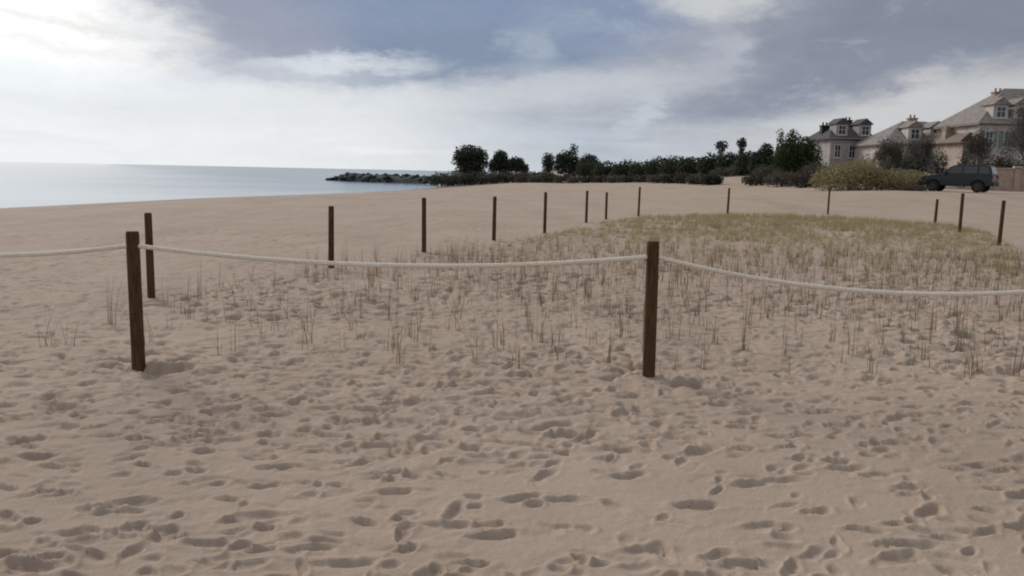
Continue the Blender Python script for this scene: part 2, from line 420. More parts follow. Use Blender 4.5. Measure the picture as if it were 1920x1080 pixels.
# sea ---------------------------------------------------------------
def sea_material():
    mt, n, b = material('sea_water')
    t = n.new('ShaderNodeTexCoord'); v = t.outputs['Object']
    n.put(b.inputs['Base Color'], n.mix(n.noise(v, .02, 4, .6), (.10, .15, .20, 1), (.15, .20, .25, 1)))
    b.inputs['Roughness'].default_value = .17; b.inputs['IOR'].default_value = 1.33
    mpn = n.new('ShaderNodeMapping'); mt.node_tree.links.new(v, mpn.inputs[0]); mpn.inputs['Scale'].default_value = (1, .45, 1)
    mpn.inputs['Rotation'].default_value = (0, 0, R(20))
    h = n.math('ADD', n.math('MULTIPLY', n.noise(mpn.outputs[0], 1.1, 4, .6), .6), n.math('MULTIPLY', n.noise(mpn.outputs[0], .16, 3, .5), 1.6))
    sp = n.new('ShaderNodeSeparateXYZ'); mt.node_tree.links.new(v, sp.inputs[0])
    e = n.math('ADD', n.math('MULTIPLY_ADD', sp.outputs[1], .5, sp.outputs[0]), n.math('MULTIPLY', n.math('SUBTRACT', n.noise(v, .025, 3, .5), .5), 60))
    ruf = n.smooth(e, -25, 40)                            # a breeze ruffles the water off the point; inshore it lies slick
    bn = n.new('ShaderNodeBump'); n.put(bn.inputs['Strength'], n.math('MULTIPLY_ADD', ruf, .10, .015)); bn.inputs['Distance'].default_value = .3
    n.put(b.inputs['Roughness'], n.math('MULTIPLY_ADD', ruf, .10, .10))
    n.put(bn.inputs['Height'], h); n.put(b.inputs['Normal'], bn.outputs[0])
    return mt
M['sea'] = sea_material()
sy = np.concatenate([[-3000, -400], np.linspace(-100, 400, 120), np.geomspace(430, 22000, 30)]); sx = np.concatenate([-np.geomspace(22000, 130, 26), np.linspace(-120, 60, 120), np.geomspace(80, 22000, 14)])
SXg, SYg = np.meshgrid(sx, sy, indexing='ij')
SZg = SEA + .035 * perlin(SXg / 7, SYg / 22, 71) * (np.abs(SXg) < 130) * (SYg < 420)
si = np.arange(SXg.size).reshape(SXg.shape)
tag(obj('sea', np.stack([SXg, SYg, SZg], -1).reshape(-1, 3), np.stack([si[:-1, :-1], si[1:, :-1], si[1:, 1:], si[:-1, 1:]], -1).reshape(-1, 4), M['sea'], smooth=True), kind='structure')

# ------------------------------------------------------------------ breakwater of rocks
M['rock'] = simple('dark_rock', (.026, .034, .030), (.013, .017, .018), 1.2, .9, bump=.6)
def rock_mesh(seed):
    r_ = np.random.default_rng(seed)
    import bmesh
    bm = bmesh.new(); bmesh.ops.create_icosphere(bm, subdivisions=2, radius=1)
    pl = [(Vector(r_.normal(size=3)).normalized(), r_.uniform(.55, .9)) for _ in range(9)]
    for v in bm.verts:
        for nrm, d in pl:
            e = v.co.dot(nrm) - d
            if e > 0: v.co -= nrm * e
        v.co *= 1 + .05 * r_.normal()
    me = bpy.data.meshes.new('rock'); bm.to_mesh(me); bm.free(); me.materials.append(M['rock']); return me
rocks = [rock_mesh(s) for s in range(6)]
bw = empty('breakwater', (-30, 165, -1), 0, 'low dark rock breakwater running out into the sea from the tree headland', 'breakwater')
A, B = Vector((-41.5, 180, 0)), Vector((-6, 150, 0))
cv = []
for k in range(41):
    t = k / 40; p = A.lerp(B, t); hh = 1.75 * min(1, .2 + t * 5) * (.9 + .2 * perlin(np.array([t * 14]), np.array([.3]), 8)[0]); wd = 3.0 * min(1, .3 + t * 4)
    for q, zz in ((-1, -.6), (-.55, .55), (-.1, 1), (.35, .8), (1, -.6)): cv.append((p.x + q * wd * .65 + 30, p.y + q * wd * .75 - 165, SEA + 1 + hh * zz))
MB().add(cv, [(k * 5 + q, k * 5 + q + 1, k * 5 + q + 6, k * 5 + q + 5) for k in range(40) for q in range(4)]).build('rubble_core', M['rock'], bw)
for k in range(295):
    t = rng.random(); lat = rng.normal(0, 1.3) * (.45 + .55 * min(1, t * 4))
    p = A.lerp(B, t); hgt = 1.95 * min(1, .2 + t * 5)
    z = SEA + hgt * max(.1, (1 - abs(lat) / 4.2)) * rng.uniform(.55, 1.0)
    o = bpy.data.objects.new('rock', rocks[k % 6]); s = rng.uniform(.38, .75)
    o.scale = (s * rng.uniform(.9, 1.5), s * rng.uniform(.8, 1.2), s * rng.uniform(.6, .9)); o.rotation_euler = (rng.uniform(-.4, .4), rng.uniform(-.4, .4), rng.uniform(0, 6.3))
    link(o, bw); o.location = Vector((p.x + lat * .65, p.y + lat * .75, z - s * .45)) - bw.location

# ------------------------------------------------------------------ foliage builders
def crown_pts(lobes, n, r_, shell=.45):
    out = []
    w = np.array([l[3] * l[4] * l[5] for l in lobes]); w = w / w.sum()
    for l, k in zip(lobes, np.maximum(8, (w * n).astype(int))):
        d = r_.normal(size=(k, 3)); d /= np.linalg.norm(d, axis=1)[:, None]
        rad = r_.random(k) ** shell
        # knobbly outline: radius depends on direction
        kn = 1 + .22 * perlin(d[:, 0] * 2.6 + l[0], d[:, 2] * 2.6 + d[:, 1] * 1.9, 81) + .14 * perlin(d[:, 0] * 6 + l[1], d[:, 2] * 6, 82)
        out.append(np.array(l[:3]) + d * (rad * kn)[:, None] * np.array(l[3:6]))
    return np.vstack(out)
def leaves(P, size, r_, droop=0.0, aspect=.55):
    n = len(P)
    a = r_.normal(size=(n, 3)); a[:, 2] -= droop; a /= np.linalg.norm(a, axis=1)[:, None]
    b = np.cross(a, r_.normal(size=(n, 3))); b /= np.linalg.norm(b, axis=1)[:, None] + 1e-9
    s = size * r_.uniform(.55, 1.4, n)[:, None]
    Vv = np.stack([P - a * s * .5, P + b * s * aspect * .5, P + a * s * .5, P - b * s * aspect * .5], 1).reshape(-1, 3)
    return Vv, np.arange(4 * n).reshape(n, 4)
def trunk_mb(h, r0_, lobes, r_, lean=0):
    mb = MB(); top = Vector((lean, 0, h))
    mb.tube([(0, 0, -.3), (lean * .3, .02, h * .35), (lean * .7, -.03, h * .7), top], [r0_, r0_ * .8, r0_ * .6, r0_ * .45], 7)
    for l in lobes:
        s = Vector((lean * .6, 0, h * r_.uniform(.5, .9))); e = Vector(l[:3]); mid = (s + e) / 2 + Vector((0, 0, -.1 * (e - s).length))
        mb.tube([s, mid, e], [r0_ * .45, r0_ * .3, r0_ * .12], 5)
    return mb
M['bark'] = simple('bark', (.06, .048, .038), (.03, .024, .02), 5, .9, bump=.5, stretch=(1, 1, .25))
M['bark_pale'] = simple('bark_pale', (.16, .135, .115), (.09, .075, .065), 5, .9, bump=.4, stretch=(1, 1, .25))
M['leaf_dark'] = leaf('leaf_dark', (.026, .034, .020), (.062, .068, .044))
M['leaf_green'] = leaf('leaf_green', (.030, .050, .016), (.055, .075, .028))
M['leaf_teal'] = leaf('leaf_teal', (.045, .065, .055), (.07, .09, .075))
M['leaf_brown'] = leaf('leaf_brown', (.05, .038, .028), (.095, .073, .054))
M['leaf_grey'] = leaf('leaf_grey', (.07, .066, .05), (.12, .11, .085))
M['leaf_olive'] = leaf('leaf_olive', (.18, .155, .07), (.315, .268, .145))
M['twig'] = leaf('twig', (.25, .21, .195), (.40, .35, .325))
M['twig_dark'] = leaf('twig_dark', (.105, .092, .082), (.17, .15, .135))
M['leaf_dry'] = leaf('leaf_dry', (.058, .047, .035), (.11, .09, .068))
def tree(name, px0, px1, pytop, dist, lobes, nl, ls, lm, label, group=None, cat='tree', stem=.28, bark='bark', seed=0, shell=.45):
    """lobes in units of half-width (x), half-width (y), total height (z)."""
    r_ = np.random.default_rng(seed + 100)
    pc = (px0 + px1) / 2; x, y, z = at(pc, dist)
    h = ztop(pc, pytop, dist) - z; hw = (px1 - px0) / 2 * dist / FPX
    L = [(a * hw, b * hw, c * h, d * hw, e * hw, f * h) for a, b, c, d, e, f in lobes]
    o = empty(name, (x, y, z - .05), 0, label, cat, group)
    trunk_mb(h * stem * 1.6 + .1, max(.05, hw * .07), L, r_).build('trunk', M[bark], o)
    Pq = crown_pts(L, nl, r_, shell); Pq = Pq[Pq[:, 2] > .02]
    Vv, Ff = leaves(Pq, ls, r_)
    obj('crown', Vv, Ff, M[lm], o)
    return o
BUSH = [(0, 0, .48, .95, .8, .5), (-.5, 0, .38, .55, .6, .42), (.5, .1, .42, .55, .6, .42)]

# headland trees beyond the breakwater
G = 'dark trees standing on the headland'
tree('headland_tree', 846, 918, 271, 172, [(-.05, 0, .72, .80, .8, .27), (-.55, 0, .55, .42, .5, .22), (.5, .1, .62, .48, .5, .25), (.1, 0, .42, .85, .7, .28), (.0, 0, .18, .9, .7, .2)], 9000, .42, 'leaf_dark',
     'tallest round dark tree of the headland, beside the breakwater', G, seed=1)
tree('headland_tree', 914, 962, 281, 170, [(0, 0, .72, .6, .6, .27), (-.4, 0, .42, .6, .6, .3), (.4, 0, .40, .65, .6, .32)], 4500, .40, 'leaf_dark',
     'dark peaked tree just right of the tallest round headland tree', G, seed=2)
tree('headland_tree', 948, 992, 293, 168, [(-.1, 0, .62, .75, .6, .36), (.5, 0, .4, .5, .5, .3)], 3200, .38, 'leaf_dark',
     'lowest dark tree at the right end of the first headland clump', G, seed=3)
tree('headland_tree', 1012, 1042, 285, 158, [(0, 0, .68, .85, .8, .3), (.1, 0, .35, .8, .8, .35)], 1500, .38, 'leaf_dark',
     'narrow dark tree left of the pointed tree on the shore', G, seed=4)
tree('headland_tree', 1034, 1100, 268, 156, [(.22, 0, .80, .28, .3, .19), (-.1, 0, .55, .62, .6, .25), (.1, 0, .32, .95, .7, .32), (-.55, 0, .4, .42, .5, .3)], 4600, .40, 'leaf_dark',
     'dark pointed tree with a thin top in the second headland clump', G, seed=5)
tree('headland_tree', 1078, 1130, 288, 152, [(0, 0, .62, .7, .6, .36), (.3, 0, .35, .8, .6, .35)], 3800, .38, 'leaf_dark',
     'dark rounded tree on the right shoulder of the pointed tree', G, seed=6)
# headland low scrub
for k in range(10):
    pc = 828 + k * 21
    tree('low_shrub', pc - 24, pc + 24, 320 + rnd.uniform(-2, 4), 126 - k * .8, BUSH, 1000, .30, ['leaf_grey', 'leaf_dark'][k % 3 == 0],
         'low grey green scrub under the headland trees behind the breakwater', 'scrub under the headland trees', 'shrub', seed=20 + k)
# dark hedge-like scrub on the dune ridge
edge = [(1105, 304), (1140, 304), (1175, 304), (1210, 303), (1240, 297), (1270, 297), (1300, 298), (1335, 292), (1370, 288), (1405, 286), (1435, 286)]
for k, (pc, t) in enumerate(edge):
    w = rnd.uniform(27, 36)
    tree('ridge_shrub', pc - w, pc + w, t - 5 + rnd.uniform(-2, 2), 128 - k * 4.2, BUSH, 2600, .30, 'leaf_dark',
         'dark evergreen shrub in the unbroken row along the dune ridge', 'dark shrubs along the dune ridge', 'shrub', seed=40 + k)
for k in range(15):
    pc = 985 + k * 25; t = 327 - (k > 9) * 4 + rnd.uniform(-3, 3)
    tree('brown_shrub', pc - 22, pc + 22, t, 118 - k * 3.0, BUSH, 800, .26, ['leaf_brown', 'leaf_grey', 'leaf_dark'][k % 3],
         'low brown dry shrub at the foot of the dark ridge shrubs', 'brown shrubs at the foot of the ridge', 'shrub', seed=70 + k)
# right-hand group
palm = [(0, 0, .82, .9, .9, .17), (0, 0, .62, .5, .5, .16), (0, 0, .4, .7, .7, .2)]
tree('small_tree', 1336, 1364, 264, 112, palm, 700, .32, 'leaf_teal', 'small round grey green treetop rising on a thin stem above the ridge shrubs', None, seed=90, stem=.5)
tree('small_tree', 1376, 1400, 258, 108, [(0, 0, .84, .85, .85, .15), (0, 0, .66, .6, .6, .16), (0, 0, .42, .8, .8, .2)], 800, .30, 'leaf_dark', 'small dark narrow treetop on a thin stem left of the big green tree', None, seed=91, stem=.5)
tree('shrub_tree', 1408, 1452, 266, 86, [(.2, 0, .72, .6, .6, .26), (-.3, 0, .45, .7, .6, .3)], 2200, .22, 'leaf_dark', 'dark sloping shrub tree against the left side of the big green tree', None, seed=92)
tree('green_tree', 1446, 1540, 241, 74, [(-.72, 0, .80, .16, .2, .19), (-.25, 0, .84, .22, .25, .15), (-.1, 0, .55, .75, .7, .33), (.45, 0, .5, .52, .5, .28), (-.5, 0, .4, .5, .5, .3), (.2, 0, .25, .85, .7, .27)], 14000, .19, 'leaf_green',
     'big dark green twin peaked tree behind the scrub, left of the bare trees', None, seed=93)
for k, (a, b, t, d, mt) in enumerate([(1392, 1450, 322, 70, 'leaf_brown'), (1435, 1500, 318, 66, 'leaf_grey'), (1480, 1545, 318, 62, 'leaf_brown'), (1410, 1470, 306, 78, 'leaf_grey'), (1500, 1560, 300, 70, 'leaf_grey'), (1330, 1395, 312, 92, 'leaf_grey'), (1365, 1420, 300, 90, 'leaf_grey')]):
    tree('dry_shrub', a, b, t, d, BUSH, 1700, .17, mt, 'dry grey brown shrub below the big green tree and left of the yellow mound', 'dry shrubs below the big green tree', 'shrub', seed=100 + k)
tree('yellow_shrub', 1522, 1668, 297, 54, [(0, 0, .42, .95, .7, .50), (-.45, 0, .3, .6, .6, .4), (.2, 0, .62, .55, .55, .34), (.5, 0, .35, .55, .6, .42)], 9000, .13, 'leaf_olive',
     'large yellow green grassy mound, the left and highest one beside the car', None, 'shrub', seed=110, shell=.3)
tree('yellow_shrub', 1630, 1742, 314, 53, BUSH, 5000, .13, 'leaf_olive', 'lower yellow green mound between the highest mound and the dark car', None, 'shrub', seed=111, shell=.3)
tree('yellow_shrub', 1655, 1725, 312, 57, BUSH, 2500, .13, 'leaf_grey', 'greyish shrub showing over the lower yellow green mound', None, 'shrub', seed=112)
tree('brown_shrub', 1690, 1745, 344, 50.5, BUSH, 900, .12, 'leaf_dry', 'small dark brown shrub on the sand in front of the car nose', None, 'shrub', seed=113)

def bare_tree(px0, px1, pytop, dist, label, seed, ntw=2600, dark=False, clump=14, lean=0.0):
    r_ = np.random.default_rng(seed); rr_ = random.Random(seed)
    pc = (px0 + px1) / 2; x, y, z = at(pc, dist)
    h = ztop(pc, pytop, dist) - z; hw = (px1 - px0) / 2 * dist / FPX
    o = empty('bare_tree', (x, y, z - .05), rr_.uniform(-.2, .2), label, 'tree', 'bare brown trees on the right')
    mb = MB(); tips = []
    th_ = h * .20
    mb.tube([(0, 0, -.3), (.05, 0, th_ * .5), (lean * .2, .02, th_)], [.17, .14, .12], 8)
    def grow(p, d, ln, rad, lvl):
        q = p + d * ln * .5 + Vector((rr_.uniform(-.06, .06), rr_.uniform(-.06, .06), 0)) * ln
        e = p + d * ln
        mb.tube([p, q, e], [rad, rad * .8, rad * .6], 5 if lvl < 2 else 4, cap=False)
        if lvl >= 4: tips.append((e, d)); return
        for _ in range(3 if lvl < 3 else 2):
            nd = (d + Vector((rr_.gauss(0, .55), rr_.gauss(0, .55), rr_.gauss(.12, .3)))).normalized()
            grow(e, nd, ln * rr_.uniform(.6, .85), rad * .6, lvl + 1)
    for k in range(5):
        a = k * 2 * math.pi / 5 + rr_.uniform(-.3, .3)
        d = Vector((math.cos(a) * .75, math.sin(a) * .75, .75 + rr_.uniform(0, .3))).normalized()
        grow(Vector((lean * .2, .02, th_ * .97)), d, h * .24, .09, 0)
    # fit to the crown size
    va = np.array(mb.v); up_ = va[:, 2] > th_
    ext = np.percentile(np.abs(va[up_, 0]), 98); zt = va[:, 2].max()
    def fit(v):
        k = sst(th_ * .9, th_ * 1.3, v[:, 2]) if len(v) else 0
        s = 1 + (hw / ext * .92 - 1) * k
        w = v.copy(); w[:, 0] *= s; w[:, 1] *= s
        w[:, 2] = np.where(v[:, 2] > th_, th_ + (v[:, 2] - th_) * (h * .97 - th_) / (zt - th_), v[:, 2]); return w
    obj('trunk', fit(va), mb.f, M['bark_pale' if not dark else 'bark'], o)
    tp = fit(np.array([t[0] for t in tips])); td = np.array([t[1] for t in tips])
    i = r_.integers(0, len(tp), ntw); P0 = tp[i] + r_.normal(0, .16, (ntw, 3)) * hw * .5; P0[:, 2] -= np.abs(r_.normal(0, .13, ntw)) * h
    d = td[i] + r_.normal(0, .6, (ntw, 3)); d /= np.linalg.norm(d, axis=1)[:, None]
    ln = r_.uniform(.25, .7, ntw)[:, None]; b = np.cross(d, r_.normal(size=(ntw, 3))); b /= np.linalg.norm(b, axis=1)[:, None]
    Vv = np.stack([P0 - b * .011, P0 + b * .011, P0 + d * ln], 1).reshape(-1, 3)
    obj('crown', Vv, np.arange(3 * ntw).reshape(ntw, 3), M['twig_dark' if dark else 'twig'], o)
    if clump:
        cs = tp[r_.integers(0, len(tp), clump)]
        Pc = np.vstack([c + r_.normal(0, 1, (110, 3)) * r_.uniform(.18, .42) for c in cs])
        Vv, Ff = leaves(Pc, .16, r_); obj('dead_leaves', Vv, Ff, M['leaf_dry'], o)
    return o
BT = bare_tree
BT(1640, 1682, 262, 66, 'small dark bare tree between the left villa and the grey hipped roof', 201, 2600, True, 10)
BT(1700, 1738, 250, 64, 'slim bare tree standing in front of the wide grey hipped roof', 202, 2200, True, 6)
BT(1812, 1850, 246, 62, 'small bare tree in front of the narrow gabled house', 204, 2200, True, 10)
BT(1884, 1975, 196, 61, 'tall bare tree in front of the largest house at the right edge', 205, 6500, True, 22)

# ------------------------------------------------------------------ house and wall behind the trees
M['plaster'] = simple('plaster', (.44, .40, .36), (.37, .335, .30), 2, .85, bump=.1)
M['terracotta'] = simple('terracotta', (.30, .16, .11), (.22, .115, .08), 3, .8, bump=.2)
M['brick_red'] = simple('rendered_wall', (.40, .305, .245), (.31, .23, .18), 2.5, .9, bump=.3)
M['shutter'] = simple('shutter', (.17, .24, .19), (.13, .19, .15), 8, .6)
M['glass'] = simple('window_glass', (.03, .035, .04), (.02, .025, .03), 2, .06, spec=.6)
M['white_paint'] = simple('white_paint', (.5, .49, .47), (.42, .41, .4), 5, .5)
def roof_material(name, c, c2):
    mt = simple(name, c, c2, 3, .85, bump=.2); n = Nd(mt.node_tree); b = mt.node_tree.nodes['Principled BSDF']
    t = n.new('ShaderNodeTexCoord'); w = n.new('ShaderNodeTexWave', wave_type='BANDS', bands_direction='Z')
    mt.node_tree.links.new(t.outputs['Object'], w.inputs['Vector']); w.inputs['Scale'].default_value = 1.6; w.inputs['Distortion'].default_value = .6
    bn = n.new('ShaderNodeBump'); bn.inputs['Strength'].default_value = .6; bn.inputs['Distance'].default_value = .05
    n.put(bn.inputs['Height'], w.outputs['Fac']); n.put(b.inputs['Normal'], bn.outputs[0]); return mt
M['roof_grey'] = roof_material('roof_grey', (.26, .225, .205), (.155, .135, .12))
M['roof_dark'] = roof_material('roof_dark', (.085, .07, .075), (.055, .047, .05))
M['roof_brown'] = roof_material('roof_brown', (.22, .165, .135), (.16, .12, .10))
M['wall_white'] = simple('wall_white', (.52, .475, .435), (.34, .305, .275), .7, .85, bump=.1)
M['wall_lilac'] = simple('wall_lilac', (.36, .32, .32), (.28, .25, .25), 1.2, .85, bump=.1)
M['wall_pink'] = simple('wall_pink', (.45, .36, .30), (.32, .25, .21), .7, .85, bump=.1)
M['timber'] = simple('dark_timber', (.04, .03, .025), (.025, .02, .016), 8, .7)
def window(o, x, y, z, w, h, shutters=True):
    f = MB()
    for dx in (-w / 2, w / 2, 0): f.box((x + dx, y - .03, z), (.08 if dx else .05, .10, h + .08))
    for dz in (-h / 2, h / 2, .05): f.box((x, y - .031, z + dz), (w - .08, .09, .08 if abs(dz) > .1 else .05))
    f.box((x, y - .07, z - h / 2 - .09), (w + .3, .2, .08))
    fo = f.build('window', M['white_paint'], o)
    MB().box((x, y - .008, z), (w - .02, .04, h)).build('pane', M['glass'], fo)
    if shutters:
        for q in (-1, 1):
            sh = MB().box((x + q * (w * .75 + .05), y - .04, z), (w * .46, .05, h + .05))
            for k in range(5): sh.box((x + q * (w * .75 + .05), y - .075, z - h * .4 + k * h * .2), (w * .38, .02, h * .11))
            sh.build('shutter', M['shutter'], o)
def villa(px0, px1, pyeave, pyridge, dist, dep, kind, hl, hr, roofm, wallm, label, yaw=0, rows=2, nwin=3, chimneys=(), dormers=(), shutters=True):
    pc = (px0 + px1) / 2; x, y, z = at(pc, dist)
    w = (px1 - px0) * dist / FPX; he = ztop(pc, pyeave, dist) - z; hr_ = ztop(pc, pyridge, dist) - z; ov = .4
    w -= 2 * ov
    o = empty('house', (x, y, z), yaw, label, 'house')
    MB().box((0, dep / 2, he / 2 - .5), (w, dep, he + .96)).build('wall', M[wallm], o)
    a, b = w / 2 + ov, dep + ov
    E = [(-a, -ov), (a, -ov), (a, b), (-a, b)]
    Vv = [(p, q, he - .02) for p, q in E] + [(p, q, he + .14) for p, q in E]
    F = [(3, 2, 1, 0), (0, 1, 5, 4), (1, 2, 6, 5), (2, 3, 7, 6), (3, 0, 4, 7)]
    if kind == 'side':
        Vv += [(-a + hl * 2 * a, dep / 2, hr_), (a - hr * 2 * a, dep / 2, hr_)]
        F += [(4, 5, 9, 8), (6, 7, 8, 9), (7, 4, 8), (5, 6, 9)]
    else:
        Vv += [(0, -ov, hr_), (0, b, hr_)]
        F += [(4, 8, 9, 7), (8, 5, 6, 9), (4, 5, 8), (6, 7, 9)]
    MB().add(Vv, F).build('roof', M[roofm], o)
    if kind != 'side':                                   # pale gable board and small attic window set proud of the gable
        MB().add([(-a + .9, -ov - .012, he + .3), (a - .9, -ov - .012, he + .3), (0, -ov - .012, hr_ - .45), (-a + .9, -ov + .1, he + .3), (a - .9, -ov + .1, he + .3), (0, -ov + .1, hr_ - .45)], [(0, 1, 2), (3, 5, 4), (0, 3, 4, 1), (1, 4, 5, 2), (2, 5, 3, 0)]).build('gable', M[wallm], o)
        for q in (-1, 1):
            MB().tube([(q * a, -ov - .03, he + .12), (0, -ov - .03, hr_)], [.13, .13], 4).build('barge_board', M['timber'], o)
    g = MB(); g.tube([(-a, -ov - .07, he + .08), (a, -ov - .07, he + .08)], [.07, .07], 8); g.build('gutter', M['plastic_g'], o)
    for r in range(rows):
        zc = he - 1.25 - r * 2.75
        for k in range(nwin):
            window(o, -w / 2 + (k + .5) * w / nwin, 0, zc, min(1.0, w / nwin * .42), 1.35, shutters)
    for (fx, top) in chimneys:
        zt = ztop(pc, top, dist) - z; cx_ = (fx - pc) * dist / FPX
        c = MB().box((cx_, dep / 2, (zt + he) / 2), (.8, .6, zt - he)).box((cx_, dep / 2, zt + .06), (.95, .75, .12))
        for q in (-.2, .2): c.tube([(cx_ + q, dep / 2, zt + .1), (cx_ + q, dep / 2, zt + .45)], [.11, .09], 8)
        c.build('chimney', M['timber'] if roofm == 'roof_dark' else M['brick_red'], o)
    for (fx, ft) in dormers:                             # small gabled dormers standing on the front slope
        cx_ = (fx - pc) * dist / FPX; yd = -ov + (dep / 2 + ov) * ft; zd = he + .14 + (hr_ - he - .14) * ft
        MB().box((cx_, yd + .8, zd + .45), (1.3, 1.6, 1.5)).build('dormer', M[wallm], o)
        MB().add([(cx_ - .85, yd - .2, zd + 1.2), (cx_ + .85, yd - .2, zd + 1.2), (cx_, yd - .2, zd + 1.85), (cx_ - .85, yd + 2.2, zd + 1.2), (cx_ + .85, yd + 2.2, zd + 1.2), (cx_, yd + 2.2, zd + 1.85)], [(0, 1, 2), (3, 5, 4), (0, 2, 5, 3), (1, 4, 5, 2), (0, 3, 4, 1)]).build('dormer_roof', M[roofm], o)
        window(o, cx_, yd, zd + .55, .8, .95, False)
    return o
M['plastic_g'] = simple('gutter_grey', (.2, .19, .18), (.15, .145, .14), 5, .6)
villa(1546, 1642, 264, 231, 88, 6.0, 'side', .34, .26, 'roof_dark', 'wall_lilac', 'dark roofed villa with dormers above the yellow green mound, left of the other houses', .06, 1, 3, [(1562, 238), (1606, 227)], [(1574, .18), (1618, .18)], False)
villa(1650, 1806, 274, 226, 80, 8.0, 'side', .43, .28, 'roof_grey', 'wall_white', 'wide house with a grey hipped roof and white walls behind the dark car', -.04, 1, 4, [(1735, 222), (1781, 240)], [(1712, .16), (1752, .16)])
villa(1792, 1848, 270, 243, 74, 6.0, 'front', 0, 0, 'roof_brown', 'wall_pink', 'narrow house with a brown gable facing the beach, between two bigger houses', .05, 1, 2, [(1806, 244)], [])
villa(1824, 2010, 238, 163, 72, 8.5, 'side', .50, .2, 'roof_grey', 'wall_white', 'largest and tallest house with a steep grey brown roof at the right edge', -.03, 2, 5, [(1905, 172)], [(1868, .12), (1906, .12)])
tree('green_shrub', 1740, 1776, 276, 66, BUSH, 1300, .16, 'leaf_teal', 'grey green shrub in front of the white wall below the grey hipped roof', None, 'shrub', seed=140)
tree('green_shrub', 1672, 1702, 282, 66, BUSH, 900, .16, 'leaf_teal', 'pale grey green shrub at the left foot of the house with the grey hipped roof', None, 'shrub', seed=141)
tree('green_shrub', 1790, 1830, 282, 63, BUSH, 1200, .16, 'leaf_green', 'dark green garden shrub behind the roof of the dark car', None, 'shrub', seed=143)
tree('garden_shrub', 1600, 1650, 288, 70, BUSH, 1300, .17, 'leaf_olive', 'pale olive shrub just below the right corner of the dark roofed villa', None, 'shrub', seed=144)
tree('garden_shrub', 1690, 1740, 286, 64, BUSH, 1300, .16, 'leaf_dark', 'dark evergreen garden shrub below the middle of the grey hipped roof', None, 'shrub', seed=145)
tree('garden_shrub', 1850, 1896, 276, 63.5, BUSH, 1500, .16, 'leaf_brown', 'tall brown garden shrub between the narrow gabled house and the tallest house', None, 'shrub', seed=146)
tree('dark_shrub', 1644, 1672, 284, 64, BUSH, 900, .16, 'leaf_grey', 'small dark shrub below the left corner of the grey hipped roof', None, 'shrub', seed=142)
wx0 = at(1846, 59); wx1 = at(2080, 57)
wall = empty('garden_wall', (wx0[0], wx0[1], wx0[2]), math.atan2(wx1[1] - wx0[1], wx1[0] - wx0[0]), 'low pinkish tan rendered wall with piers to the right of the dark car', 'wall')
wl = math.hypot(wx1[0] - wx0[0], wx1[1] - wx0[1]); wh = ztop(1880, 318, 59) - wx0[2]
MB().box((wl / 2, 0, wh / 2 - .3), (wl, .25, wh + .6)).build('wall_body', M['brick_red'], wall, bevel=.02)
MB().box((wl / 2, 0, wh + .05), (wl + .1, .36, .1)).build('coping', M['wall_pink'], wall, bevel=.02)
for k in range(5):
    MB().box((.3 + k * (wl - .6) / 4, -.04, wh / 2 - .25), (.42, .40, wh + .62)).build('pier', M['brick_red'], wall, bevel=.02)
    MB().box((.3 + k * (wl - .6) / 4, -.04, wh + .16), (.54, .52, .12)).build('pier_cap', M['wall_pink'], wall, bevel=.02)
for k in range(6):
    a = 1850 + k * 26
    tree('rusty_shrub', a - 20, a + 20, 295 + rnd.uniform(-6, 8), 61.5 + rnd.uniform(-.4, .6), BUSH, 900, .16, 'leaf_brown', 'brown leafless shrub showing over the pinkish tan wall', 'brown shrubs behind the tan wall', 'shrub', seed=130 + k)

